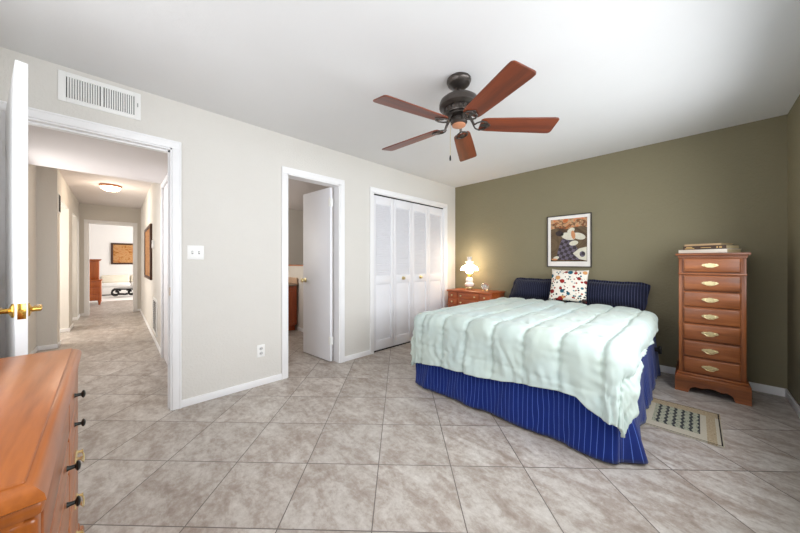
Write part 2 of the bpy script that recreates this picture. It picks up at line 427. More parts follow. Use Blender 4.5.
t3 = struct(b.build('trim_3', M['white']), 'white casing around the closet doors', 'trim')
boxes('door_track', M['dark'], [(-.055, CL[0]+.016, DT-.03, -.02, CL[1]-.016, DT-.0165)], t3)
boxes('floor_guide', M['dark'], [(-.05, CL[0]+.016, 0, -.022, CL[1]-.016, .012)], t3)
# baseboards
def base(name, lst): return struct(boxes(name, M['white'], lst, None, .004), 'white baseboard', 'baseboard')
bt = .013; bh = .06
base('baseboard_left', [(0, MD[1]+.052, 0, bt, BD[0]-.052, bh), (0, BD[1]+.052, 0, bt, CL[0]-.052, bh), (0, CL[1]+.052, 0, bt, YG, bh)])
base('baseboard_far', [(bt, YG-bt, 0, XR-bt, YG, bh+.012)])
base('baseboard_right', [(XR-bt, YN+bt, 0, XR, YG, bh+.012)])
base('baseboard_near', [(0, YN, 0, XR-bt, YN+bt, bh)])

# hall: walls, ceilings, openings
HY0, HY1, HX = -.59, .405, -6.3
LV = -.77
b = [(HX-T, HY1, 0, -1.64, HY1+T, H), (-1.64, HY1, DT, -.85, HY1+T, H), (-.85, HY1, 0, -T, HY1+T, H)]
struct(boxes('wall_hall_right', M['hallpaint'], b), 'greige right wall of the hall', 'wall')
b = [(-3.13, LV-T, 0, -2.2, LV, H), (-1.0, LV-T, 0, -T, LV, H), (-2.2, LV-T, 0, -1.0, LV, 1.0), (-2.2, LV-T, 2.0, -1.0, LV, H), (-3.36, LV-.6, 0, -3.13, HY0, H), (-4.42, LV-.05, DT, -3.36, HY0, H), (-4.95, -1.9, 0, -4.42, HY0, H),
     (-5.75, LV-.05, DT, -4.95, HY0, H), (HX-T, -1.9, 0, -5.75, HY0, H), (-3.36, -1.9, 0, -3.13, LV-.6, H), (HX-T, -2.0, 0, -3.13, -1.9, H)]
struct(boxes('wall_hall_left', M['hallpaint'], b), 'greige left wall of the hall with open doorways', 'wall')
f = struct(frame4(MB(), 'y', -.04, .0, .6, .5, .05).build('added_hall_window', M['white'])); f.location = (-1.6, LV-.05, 1.5)  # unseen window, added so light can reach the hall entry
boxes('pane', M['pane'], [(-.56, -.022, -.46, .56, -.018, .46)], f)
LD = (-.463, .286); LT = 2.035
b = [(HX-T, HY0, 0, HX, LD[0], H), (HX-T, LD[1], 0, HX, HY1, H), (HX-T, LD[0], LT, HX, LD[1], H)]
struct(boxes('wall_hall_end', M['hallpaint'], b), 'end wall of the hall around the living room doorway', 'wall')
struct(boxes('ceiling_hall', M['hceil'], [(HX-T, -2.0, H, -1.6, HY1+T, H+.1), (-1.6, LV-T, HZ, -T, HY1+T, HZ+.12), (-1.7, LV-T, HZ+.12, -1.6, HY1+T, H+.1)]), 'hall ceiling with a dropped section by the bedroom', 'ceiling')
b = MB()
for yy in (LD[0]-.06, LD[1]): b.box((HX, yy, 0), (HX+.016, yy+.06, LT+.06), .004)
b.box((HX, LD[0]-.06, LT), (HX+.018, LD[1]+.06, LT+.06), .004)
b.box((HX-T, LD[0]-.001, 0), (HX+.004, LD[0]+.016, LT)); b.box((HX-T, LD[1]-.016, 0), (HX+.004, LD[1]+.001, LT)); b.box((HX-T, LD[0], LT-.016), (HX+.004, LD[1], LT+.001))
struct(b.build('trim_4', M['white']), 'white casing around the living room doorway', 'trim')
b = MB(); b.box((-1.70, HY1-.018, 0), (-1.638, HY1, DT+.05), .004); b.box((-.852, HY1-.018, 0), (-.79, HY1, DT+.05), .004); b.box((-1.70, HY1-.02, DT), (-.79, HY1, DT+.056), .004)
struct(b.build('trim_5', M['white']), 'white casing on the right hall wall', 'trim')
d5 = struct(boxes('door_5', M['door'], [(-1.637, HY1+.004, .006, -.853, HY1+.04, DT-.003)]), 'white door closed in the right hall wall', 'door')
base('baseboard_hall_right', [(HX, HY1-bt, 0, -1.70, HY1, bh), (-.79, HY1-bt, 0, -T, HY1, bh)])
base('baseboard_hall_left', [(-3.13, LV-.0, 0, -3.13+bt, HY0+bt, bh), (-3.36-bt, HY0, 0, -3.13+bt, HY0+bt, bh), (-3.13+bt, LV, 0, -T, LV+bt, bh),
     (-4.42, -1.9, 0, -4.42+bt, HY0+bt, bh), (-4.95-bt, HY0, 0, -4.42, HY0+bt, bh), (-5.75, -1.9, 0, -5.75+bt, HY0+bt, bh), (HX, HY0, 0, -5.75, HY0+bt, bh)])
base('baseboard_hall_end', [(HX, HY0+bt, 0, HX+bt, LD[0]-.06, bh), (HX, LD[1]+.06, 0, HX+bt, HY1-bt, bh)])
# living room
LX = -12.2
struct(boxes('wall_living_far', M['lwhite'], [(LX-.1, -4, 0, LX, 3.5, H+.5)]), 'white living room wall behind the sofa', 'wall')
struct(boxes('wall_living_side', M['lwhite'], [(LX, 3.4, 0, HX-T, 3.5, H+.5), (LX, -4.1, 0, HX-T, -4, H+.5)]))
struct(boxes('wall_living_near', M['lwhite'], [(HX-T-.02, HY1+T, 0, HX-T, 3.5, H+.5), (HX-T-.02, -4, 0, HX-T, -2.0, H+.5), (HX-T-.02, -2.0, 0, HX-T, LD[0], H+.5), (HX-T-.02, LD[1], 0, HX-T, HY1+T, H+.5), (HX-T-.02, LD[0], LT, HX-T, LD[1], H+.5)]))
struct(boxes('ceiling_living', M['lwhite'], [(LX, -4, H+.4, HX-T, 3.5, H+.5)]))
base('baseboard_living', [(LX, -4, 0, LX+bt, 3.4, bh)])
# bathroom
BXF = -2.42; BZ = 2.165
struct(boxes('wall_bath_far', M['hallpaint'], [(BXF-.1, .525, 0, BXF, 3.3, BZ+.1)]))
struct(boxes('wall_bath_side', M['hallpaint'], [(BXF, 3.2, 0, -.84, 3.3, BZ+.1), (BXF, .525, 0, -T, .565, BZ+.1)]))
struct(boxes('ceiling_bath', M['hceil'], [(BXF-.1, .525, BZ, -T, 3.3, BZ+.1)]))
struct(boxes('wall_closet', M['hallpaint'], [(-.84, 2.3, 0, -.74, 4.1, H), (-.74, 2.24, 0, -T, 2.3, H), (-.84, 2.24, 0, -.74, 2.3, H), (-.74, 3.95, 0, -T, 4.1, H)]))
pw = struct(boxes('wall_pony', M['hallpaint'], [(BXF, 2.25, 0, -1.5, 2.36, 1.10)]), 'low bathroom wall beside the vanity', 'wall')
boxes('wall_tile', M['wtile'], [(BXF, 2.245, .80, -1.5, 2.25, 1.10)], pw)
boxes('wall_cap', M['wcap'], [(BXF, 2.235, 1.10, -1.49, 2.37, 1.122)], pw)
base('baseboard_bath', [(-1.86, 2.25-bt, 0, -1.5, 2.25, bh)])

# ------------------------------------------------------------ doors
# 1: bedroom door, opened into the room, seen edge-on
d1 = bpy.data.objects.new('door_1', None); C.objects.link(d1); d1.location = (.018, MD[0]+.020, 0); d1.rotation_euler = (0, 0, R(11.6))
struct(d1, 'white bedroom door standing open, seen edge-on', 'door')
DW = .765
b = MB(); b.box((0, -.018, .008), (DW, .018, 2.058), .002); b.build('door_leaf', M['white'], d1)
b = MB(); b.box((DW-.001, -.0125, .908), (DW+.0012, .0125, .978), .001); b.build('latch_plate', M['brass'], d1)
b = MB(); b.prism([(DW, .936), (DW+.010, .938), (DW+.010, .948), (DW, .95)], 'y', -.006, .006); b.build('latch_bolt', M['brass'], d1)
for s in (1, -1):
    b = MB(); rot = Matrix.Translation((DW-.062, s*.018, .943)) @ Matrix.Rotation(R(-90*s), 4, 'X')
    b.lathe([(0, 0), (.030, 0), (.033, .004), (.031, .008), (.022, .011), (.012, .016), (.0105, .042), (.0, .044)], seg=24, M4=rot)
    pts = [(DW-.062+(-.105)*t, s*(.055+.006*math.sin(PI*t)), .943+.008*math.sin(PI*t*1.0)) for t in np.linspace(-.07, 1, 12)]
    b.tube(pts, [.0095]*2+[.0085]*8+[.0095, .0105], 10)
    b.build('lever_handle', M['brass'], d1)
for z in (.25, 1.05, 1.837):
    b = MB(); b.box((-.016, -.022, z-.045), (.003, -.0195, z+.045)); b.tube([(-.012, -.024, z-.047), (-.012, -.024, z+.047)], .006, 8)
    b.build('hinge', M['plastic'], d1)
# 2: bathroom door, swung into the bathroom
ang = math.atan2(1.752-1.805, -.646+.085)
d2 = bpy.data.objects.new('door_2', None); C.objects.link(d2); d2.location = (-.085, 1.805, 0); d2.rotation_euler = (0, 0, ang)
struct(d2, 'white flush bathroom door standing half open', 'door')
BW = .566
b = MB(); b.box((0, -.017, .012), (BW, .017, 2.035), .002); b.build('door_leaf', M['door'], d2)
for s in (1, -1):
    b = MB(); rot = Matrix.Translation((BW-.055, s*.017, .935)) @ Matrix.Rotation(R(-90*s), 4, 'X')
    b.lathe([(0, 0), (.028, 0), (.028, .006), (.012, .010), (.011, .028), (.024, .036), (.028, .048), (.022, .060), (0, .064)], seg=20, M4=rot)
    b.build('door_knob', M['palebrass'], d2)
for z in (.25, 1.86):
    b = MB(); b.box((-.016, .0175, z-.045), (.03, .0195, z+.045)); b.tube([(-.004, .022, z-.047), (-.004, .022, z+.047)], .006, 8); b.box((-.012, -.017, z-.045), (.0, .017, z+.045))
    b.build('hinge', M['plastic'], d2)
b = MB(); b.box((BW-.17, -.021, 2.028), (BW-.01, -.015, 2.036)); b.box((BW-.03, -.024, 2.005), (BW-.012, -.017, 2.022)); b.build('door_latch_hardware', M['dark'], d2)

# 3, 4: closet bifold pairs (two panels each: louvred above, raised panel below)
PW = (CL[1]-CL[0]-.036)/4
def bifold(name, y0, knob, label):
    r = bpy.data.objects.new(name, None); C.objects.link(r); r.location = (-.038, y0, 0)
    struct(r, label, 'door')
    for k in range(2):
        a = .002+k*PW; c = a+PW-.004; th = .014
        b = MB(); st = .052
        b.box((-th, a, .016), (th, a+st, 2.034), .003); b.box((-th, c-st, .016), (th, c, 2.034), .003)
        for z0, z1 in ((.016, .14), (.875, .985), (1.925, 2.034)): b.box((-th, a+st-.002, z0), (th, c-st+.002, z1), .003)
        p = b.build('panel_frame', M['door'], r)
        b = MB(); nl = 40
        for i in range(nl):
            z = .985+(i+.5)*(1.925-.985)/nl
            b.box((-.017, a+st-.002, -.0022), (.017, c-st+.002, .0022), 0, M4=Matrix.Translation((0, 0, z)) @ Matrix.Rotation(R(54), 4, 'Y'))
        b.box((-.0135, a+st-.002, .985), (-.0115, c-st+.002, 1.925))
        b.build('louvers', M['door'], p)
        b = MB(); b.box((-.008, a+st-.002, .14), (.002, c-st+.002, .875)); 
        t = bmesh.new()
        q = [(a+st+.008, .152), (c-st-.008, .152), (c-st-.008, .863), (a+st+.008, .863)]; q2 = [(a+st+.04, .184), (c-st-.04, .184), (c-st-.04, .831), (a+st+.04, .831)]
        A = [t.verts.new((.002, y, z)) for y, z in q]; B = [t.verts.new((.012, y, z)) for y, z in q2]
        t.faces.new(B)
        for i in range(4): t.faces.new((A[i], A[(i+1) % 4], B[(i+1) % 4], B[i]))
        bmesh.ops.recalc_face_normals(t, faces=t.faces); b._merge(t)
        b.build('raised_panel', M['door'], p)
        if k == knob:
            b = MB(); rot = Matrix.Translation((th, (a+c)/2, .94)) @ Matrix.Rotation(R(90), 4, 'Y')
            b.lathe([(0, 0), (.026, 0), (.026, .003), (.011, .006), (.010, .016), (.018, .022), (.020, .030), (.014, .036), (0, .038)], seg=18, M4=rot)
            b.build('knob', M['palebrass'], p)
    return r
bifold('door_3', CL[0]+.018, 1, 'left pair of white louvred closet doors')
bifold('door_4', CL[0]+.018+2*PW, 0, 'right pair of white louvred closet doors')

# ------------------------------------------------------------ small wall fittings
def plate_switch(name, label, loc, rz, wy, n_):
    t = thing(name, label, 'switch', loc, rz)          # faces +X locally
    b = MB(); b.box((0, -wy/2, -.058), (.006, wy/2, .058), .003); b.build('cover_plate', M['plastic'], t)
    for i in range(n_):
        y = (i-(n_-1)/2)*.046
        b = MB(); b.box((.005, y-.006, -.013), (.007, y+.006, .013)); b.build('toggle_slot', M['grey'], t)
        b = MB(); b.box((.006, y-.004, -.004), (.018, y+.004, .008), .002, M4=None); b.build('toggle', M['plastic'], t)
    return t
plate_switch('light_switch', 'white double light switch plate beside the hall doorway', (0, .468, 1.243), 0, .115, 2)
plate_switch('light_switch', 'white light switch on the left hall wall just past the open door', (-2.55, LV, 1.20), R(90), .07, 1)
t = thing('wall_outlet', 'white electrical outlet low on the beige wall', 'outlet', (0, .986, .325))
b = MB(); b.box((0, -.036, -.058), (.006, .036, .058), .003); b.build('cover_plate', M['plastic'], t)
for z in (-.022, .022):
    b = MB(); b.lathe([(0, 0), (.017, 0), (.016, .002), (0, .002)], seg=16, M4=Matrix.Translation((.0055, 0, z)) @ Matrix.Rotation(R(90), 4, 'Y')); rc = b.build('receptacle', M['outlet'], t)
    b = MB(); b.box((.0074, -.008, z-.005), (.0078, -.005, z+.006)); b.box((.0074, .005, z-.005), (.0078, .008, z+.006)); b.build('slots', M['dark'], rc)
# supply air register above the doorway
t = thing('air_vent', 'white louvred air vent above the hall doorway', 'vent', (0, -.076, 2.31))
b = MB(); hw, hh = .2025, .098
frame4(b, 'x', 0, .008, hw, hh, .036, .03); b.box((0, -.007, -hh+.03), (.008, .007, hh-.03), .002)
b.build('vent_frame', M['plastic'], t)
b = MB(); b.box((.0005, -hw+.03, -hh+.025), (.0012, hw-.03, hh-.025)); b.build('backing', M['dark'], t)
for s in (-1, 1):
    for i in range(13):
        y = s*(.016+i*.0118)
        b = MB(); b.box((-.003, -.0036, -hh+.029), (.003, .0036, hh-.029), 0, M4=Matrix.Translation((.0045, y, 0)) @ Matrix.Rotation(R(25*s), 4, 'Z')); b.build('slat', M['plastic'], t)
b = MB(); b.box((.008, hw-.02, -.005), (.018, hw-.015, .02), .001); b.build('damper_lever', M['grey'], t)
# hall fittings
t = thing('thermostat', 'white thermostat on the right hall wall behind the wood relief picture', 'thermostat', (-2.86, HY1, 1.44))
b = MB(); b.box((-.05, -.024, -.06), (.05, 0, .06), .006); b.build('case', M['plastic'], t); b = MB(); b.box((-.03, -.0255, .0), (.03, -.0235, .04)); b.build('display', M['grey'], t)
t = thing('return_vent', 'white return air grille near the floor on the right hall wall', 'vent', (-2.62, HY1, .38))
b = MB()
frame4(b, 'y', -.012, 0, .28, .26, .05, .04)
b.build('vent_frame', M['plastic'], t)
b = MB(); b.box((-.235, -.004, -.225), (.235, -.003, .225)); b.build('backing', M['dark'], t)
for i in range(16):
    z = -.205+i*.0273; b = MB(); b.box((-.235, -.005, -.0015), (.235, .005, .0015), 0, M4=Matrix.Translation((0, -.009, z)) @ Matrix.Rotation(R(40), 4, 'X')); b.build('slat', M['grey'], t)
t = thing('wall_grille', 'small dark grille high on the left hall wall by the open doorway', 'vent', (-3.26, HY0, 1.98))
b = MB()
frame4(b, 'y', 0, .009, .085, .13, .015)
b.build('grille_frame', M['plastic'], t); b = MB(); b.box((-.07, 0, -.115), (.07, .012, .115)); b.build('grille_face', M['dark'], t)
# hall ceiling lamp
t = thing('ceiling_light', 'lit frosted dome light on the hall ceiling', 'light', (-3.85, -.08, H))
b = MB(); b.lathe([(0, 0), (.135, 0), (.14, -.012), (.132, -.03), (.122, -.034), (0, -.034)], seg=36); b.build('rim', M['bronze' if 0 else 'wcap'], t)
b = MB(); b.lathe([(.124, -.033), (.118, -.055), (.095, -.078), (.06, -.092), (.02, -.098), (0, -.099)], seg=36); b.build('dome', M['dome'], t)
b = MB(); b.lathe([(0, -.097), (.008, -.098), (.009, -.106), (0, -.11)], seg=12); b.build('finial', M['palebrass'], t)
l = bpy.data.lights.new('hall_lamp_light', 'POINT'); l.energy = 3.5; l.color = (1, .88, .74); l.shadow_soft_size = .1
o = bpy.data.objects.new('hall_lamp_light', l); C.objects.link(o); o.parent = t; o.location = (0, 0, -.24)
# hall wood relief picture
t = thing('framed_picture', 'brown framed tan relief panel on the right hall wall', 'picture', (-3.78, HY1, 1.33))
hw, hh, fw = .66, .45, .05
b = MB()
frame4(b, 'y', -.032, 0, hw, hh, fw, None, .006)
b.build('frame', M['bframe'], t)
b = MB(); b.box((-hw+fw, -.018, -hh+fw), (hw-fw, -.006, hh-fw)); o = b.build('panel', M['art_relief'], t, 0); uv_planar(o, (0, 2))

# ------------------------------------------------------------ living room furniture
t = thing('sofa', 'white sofa with cream back cushions against the living room wall', 'sofa', (LX+.06, .35, 0))
b = MB(); b.box((0, -.80, .04), (.92, 1.4, .30), .03); b.build('base', M['slip'], t)
b = MB(); b.box((0, -.80, .30), (.22, 1.4, .66), .05, 3); b.build('back', M['slip'], t)
for y in (-.78, .01, .70):
    b = MB(); b.box((.2, y, .30), (.94, y+.78 if y < .5 else y+.69, .43), .05, 3); b.build('seat_cushion', M['slip'], t)
    b = MB(); b.box((.16, y, .42), (.40, y+.77 if y < .5 else y+.68, .70), .06, 3); b.build('back_cushion', M['cream'], t)
t = thing('coffee_table', 'low black scroll-leg coffee table with grey top before the sofa', 'table', (-10.35, .24, 0.012))
b = MB(); b.lathe([(0, .285), (.30, .285), (.305, .295), (.305, .305), (.295, .31), (0, .31)], seg=36, M4=Matrix.Diagonal((1, 1.05, 1, 1))); b.build('tabletop', M['grey'], t)
def scroll(r, a0, a1, n_=28, grow=.62): return [((r*(1-grow*i/n_))*math.cos(a0+(a1-a0)*i/n_), (r*(1-grow*i/n_))*math.sin(a0+(a1-a0)*i/n_)) for i in range(n_+1)]
for x in (-.2, .2):
    for s, cy in ((1, -.27), (-1, .10), (-1, .31)):
        b = MB(); b.tube([(x, cy+s*y, .152+z) for y, z in scroll(.128, R(30), R(470), 40, .72)], .024, 8); b.build('leg', M['black'], t)
b = MB()
for x in (-.2, .2): b.tube([(x, -.2, .10), (x, -.05, .085), (x, .02, .10)], .018); b.tube([(x, -.16, .27), (x, .0, .262), (x, .12, .27)], .02)
b.tube([(-.2, -.05, .085), (.2, -.05, .085)], .018); b.build('stretcher', M['black'], t)
b = MB(); b.box((-11.2, -.9, 0), (-9.15, 1.6, .012), .004); tag(b.build('rug', M['whrug']), 'white area rug under the coffee table in the living room', 'rug')
t = thing('framed_picture', 'gold floral painting in a brown frame above the sofa', 'picture', (LX, .58, 1.49))
hw, hh, fw = .75, .40, .06; b = MB()
frame4(b, 'x', 0, .04, hw, hh, fw, None, .008)
b.build('frame', M['bframe'], t); b = MB(); b.box((.004, -hw+fw, -hh+fw), (.018, hw-fw, hh-fw)); o = b.build('canvas', M['art_gold'], t, 0); uv_planar(o, (1, 2))
t = thing('secretary_cabinet', 'tall orange cherry secretary cabinet beside the living room doorway', 'cabinet', (-8.62, -.565, 0))
b = MB(); b.box((-.22, -.42, .12), (.22, .245, .66), .008); b.box((-.24, -.44, .66), (.24, .26, .69), .006); b.build('body', M['wcab'], t)
b = MB(); b.box((-.2, -.40, .69), (.14, .20, 1.2), .006); b.build('hutch', M['wcab'], t)
b = MB(); b.box((-.22, -.42, 1.2), (.17, .225, 1.225), .006); b.box((-.24, -.44, 1.225), (.19, .245, 1.25), .006); b.build('cornice', M['wcab'], t)
for x in (-.18, .18):
    for y in (-.38, .205):
        b = MB(); b.tube([(x, y, .13), (x+.01, y+.01, .07), (x, y, .02), (x+.012, y+.01, 0.002)], [.035, .03, .016, .022], 8); b.build('leg', M['wcab'], t)
for i in range(3):
    b = MB(); b.box((.218, -.40, .14+i*.17), (.232, .23, .295+i*.17), .005); dr = b.build('drawer', M['wcab'], t)
    b = MB(); b.lathe([(0, 0), (.012, .0), (.01, .015), (.016, .022), (0, .028)], seg=10, M4=Matrix.Translation((.232, .02, .217+i*.17)) @ Matrix.Rotation(R(90), 4, 'Y')); b.build('knob', M['brass'], dr)
b = MB(); b.box((.138, -.38, .71), (.152, .185, 1.18), .004); b.build('door', M['wcab'], t)

# ------------------------------------------------------------ bathroom vanity
t = thing('vanity', 'orange wood bathroom vanity with brown marble top seen through the doorway', 'vanity', (-2.13, 1.62, 0))
b = MB(); b.box((-.28, -.62, .10), (.27, .605, .765), .008); b.box((-.28, -.6, 0), (.20, .6, .10)); b.build('body', M['wvan'], t)
b = MB(); b.box((-.285, -.63, .765), (.30, .612, .80), .008); b.build('countertop', M['marble'], t)
b = MB(); b.box((-.285, -.63, .80), (-.265, .59, .90), .003); b.box((-.285, .592, .80), (.285, .612, .90), .003); b.build('backsplash', M['peach'], t)
for i in range(3):
    y = -.60+i*.40; b = MB(); b.box((.268, y+.01, .14), (.284, y+.39, .73), .005); d = b.build('door', M['wvan'], t)
    b = MB(); b.box((.283, y+.06, .20), (.290, y+.34, .67), .006); b.build('raised_panel', M['wvan'], d)
b = MB(); b.tube([(-.2, .1, .80), (-.2, .1, .9), (-.16, .1, .93), (-.1, .1, .90)], .011); b.build('faucet', M['chrome'], t)

# ------------------------------------------------------------ ceiling fan
FX, FY, FZ = 1.700, 1.727, 2.108
t = thing('ceiling_fan', 'dark bronze five-blade ceiling fan with red-brown wood blades', 'fan', (FX, FY, 0))
b = MB(); b.lathe([(0, 2.44), (.078, 2.44), (.083, 2.4327), (.083, 2.4199), (.076, 2.4108), (.074, 2.3990), (.055, 2.3835), (.035, 2.3743), (.022, 2.3725), (0, 2.3725)], seg=36); b.build('canopy', M['bronze'], t)
b = MB(); b.lathe([(.013, 2.3762), (.013, 2.3214)], seg=16); b.lathe([(.0, 2.3442), (.03, 2.3433), (.032, 2.3306), (.024, 2.3196), (0, 2.3178)], seg=20); b.build('downrod', M['bronze'], t)
b = MB(); b.lathe([(0, 2.3233), (.03, 2.3233), (.06, 2.3169), (.105, 2.3050), (.128, 2.2868), (.135, 2.2667), (.135, 2.2439), (.128, 2.2357), (.108, 2.2302), (.10, 2.2257), (.10, 2.1983), (.096, 2.1892), (.07, 2.1846), (0, 2.1828)], seg=44)
for k in range(20):
    a = 2*PI*k/20; b.box((-.004, -.009, -.014), (.004, .009, .014), .002, M4=Matrix.Rotation(a, 4, 'Z') @ Matrix.Translation((.101, 0, 2.2120)))
b.build('motor_housing', M['bronze'], t)
b = MB(); b.lathe([(0, 2.1892), (.085, 2.1874), (.085, 2.1755), (.05, 2.1719), (.05, 2.1664), (.056, 2.1618), (.058, 2.1345), (.05, 2.1244), (.045, 2.1208), (0, 2.1208)], seg=32); b.build('switch_housing', M['bronze'], t)
b = MB(); b.lathe([(0, 2.1226), (.046, 2.1217), (.046, 2.1135), (.036, 2.1089), (0, 2.1080)], seg=32); b.build('bottom_cap', M['wcap'], t)
b = MB(); b.tube([(-.03, -.045, 2.1299), (-.034, -.053, 2.1117), (-.034, -.054, 1.90)], .0016, 6); pc = b.build('pull_chain', M['palebrass'], t)
b = MB(); b.lathe([(0, 1.905), (.004, 1.902), (.006, 1.885), (.005, 1.868), (0, 1.866)], (-.034, -.054, 0), 10); b.build('chain_fob', M['dark'], pc)
for k in range(5):
    A = Matrix.Rotation(R(-28+72*k), 4, 'Z')
    Bp = A @ Matrix.Translation((0, 0, FZ+.018)) @ Matrix.Rotation(R(2), 4, 'Y') @ Matrix.Rotation(R(-13.5), 4, 'X')
    # blade outline
    pts = []; r0, r1 = .145, .655
    for x, hw in ((r0, .046), (r0+.015, .057), (r0+.04, .062), (r0+.2, .069), (r1-.04, .077), (r1-.014, .075), (r1-.003, .066), (r1, .054)): pts.append((x, hw))
    poly = pts+[(x, -y) for x, y in reversed(pts)]
    b = MB(); b.prism(poly, 'z', -.004, .004, .0015)
    o = b.build('blade', M['wblade'], t, 35); o.matrix_local = Bp; o['label'] = 'red-brown wood blade'
    b = MB()
    b.tube([(.075, 0, 2.175), (.09, 0, 2.15), (.105, 0, FZ+.010)], [.012, .010, .009], 8, 0)
    bm2 = MB()
    # two scrolling arms and a plate under the blade root
    for s in (1, -1):
        bm2.tube([(.10, 0, -.008), (.12, s*.028, -.010), (.15, s*.044, -.010), (.182, s*.036, -.009), (.196, s*.014, -.008), (.186, 0, -.008)], .0055, 8)
        bm2.lathe([(0, 0), (.006, -.001), (.005, -.005), (0, -.006)], (.172, s*.028, -.008), 10)
    bm2.prism([(.15, .012), (.202, .02), (.218, 0), (.202, -.02), (.15, -.012)], 'z', -.009, -.004, .001)
    me = bpy.data.meshes.new('tmp'); bmesh.ops.transform(bm2.bm, matrix=Matrix.Translation((0, 0, FZ+.018)) @ Matrix.Rotation(R(2), 4, 'Y') @ Matrix.Rotation(R(-13.5), 4, 'X'), verts=bm2.bm.verts); bm2.bm.to_mesh(me); bm2.bm.free(); b.bm.from_mesh(me)
    o = b.build('blade_iron', M['bronze'], t, 40); o.matrix_local = A

# ------------------------------------------------------------ bed
BX0, BX1, BYF, BYH = 1.01, 2.53, 2.075, 4.14
MT = .635
t = thing('bed', 'bed with navy mattress and royal blue pinstriped skirt', 'bed', (1.77, 3.1, 0))
def loc(bx): return (bx[0]-1.77, bx[1]-3.1, bx[2], bx[3]-1.77, bx[4]-3.1, bx[5])
q = loc((BX0, BYF, .36, BX1, BYH, MT)); b = MB(); b.box(q[:3], q[3:], .05, 4); o = b.build('mattress', M['navy'], t); uv_planar(o, (1, 2))
q = loc((BX0+.01, BYF+.01, .14, BX1-.01, BYH, .36)); b = MB(); b.box(q[:3], q[3:], .02); b.build('box_spring', M['boxspring'], t)
for x in (BX0+.08, BX1-.08):
    for y in (BYF+.1, BYH-.1):
        b = MB(); b.lathe([(0, 0), (.025, 0), (.025, .14), (0, .14)], (x-1.77, y-3.1, 0), 12); b.build('leg', M['black'], t)
b = MB(); b.box((BX1-1.77-.02, .80, .27), (BX1-1.77+.075, .83, .31), .004); b.box((BX1-1.77+.05, .79, .255), (BX1-1.77+.075, .84, .325), .004); b.build('frame_bracket', M['black'], t)
def skirt(name, path, flare=.035, amp=.014, freq=17, ph=0, z0=.40, z1=.012, endflare=None, wavez=.012):
    path = [Vector(p) for p in path]; seg = [(b_-a_).length for a_, b_ in zip(path, path[1:])]; L = sum(seg)
    n_ = int(L/.012); m = 14; P = np.zeros((n_+1, m+1, 3)); U = np.zeros((n_+1, m+1, 2))
    for i in range(n_+1):
        d = L*i/n_; a = 0; k = 0
        while k < len(seg)-1 and d > a+seg[k]: a += seg[k]; k += 1
        f = (d-a)/seg[k]; p = path[k].lerp(path[k+1], f)
        tg = (path[k+1]-path[k]).normalized(); nn = Vector((tg.y, -tg.x))
        # smooth normals near corners
        for kk in (k-1, k+1):
            if 0 <= kk < len(seg):
                dist = (d-a) if kk == k-1 else (seg[k]-(d-a))
                if dist < .05:
                    t2 = (path[kk+1]-path[kk]).normalized(); n2 = Vector((t2.y, -t2.x)); nn = (nn.lerp(n2, .5*(1-dist/.05)))
        for j in range(m+1):
            h = j/m
            wv = math.sin(freq*d+ph+1.3*noise.noise((d*2, ph, 0)))*.6+noise.noise((d*7+1.5*h, h*.8, ph))*1.1+.5*noise.noise((d*19+2*h, h*1.2, ph+3))
            pleat = 0
            off = flare*h+amp*wv*(h**.8)
            ef = (endflare(d)*h if endflare else 0)
            if endflare: off *= 1-math.exp(-(d/.05)**2)
            q = p+nn*(off+ef)
            zb = z1+wavez*(noise.noise((d*3.1, 4.2, ph))*.5+.5)
            P[i, j] = (q.x-1.77, q.y-3.1, z0+(zb-z0)*h); U[i, j] = (d+.01*wv*h, h)
    o = grid_obj(name, P, U, M['skirt'], t)
    s = o.modifiers.new('thick', 'SOLIDIFY'); s.thickness = .003
    return o
skirt('bed_skirt', [(BX0-.012, 4.12), (BX0-.012, BYF-.012), (BX1-.004, BYF-.012), (BX1+.002, BYF+.03)], .022, .022, 15, 0)
skirt('side_skirt', [(BX1+.008, BYF+.004), (BX1+.014, BYF+.3), (BX1+.012, 4.12)], .035, .018, 16, 2.3, endflare=lambda f: .075*math.exp(-((f-.12)/.055)**2))

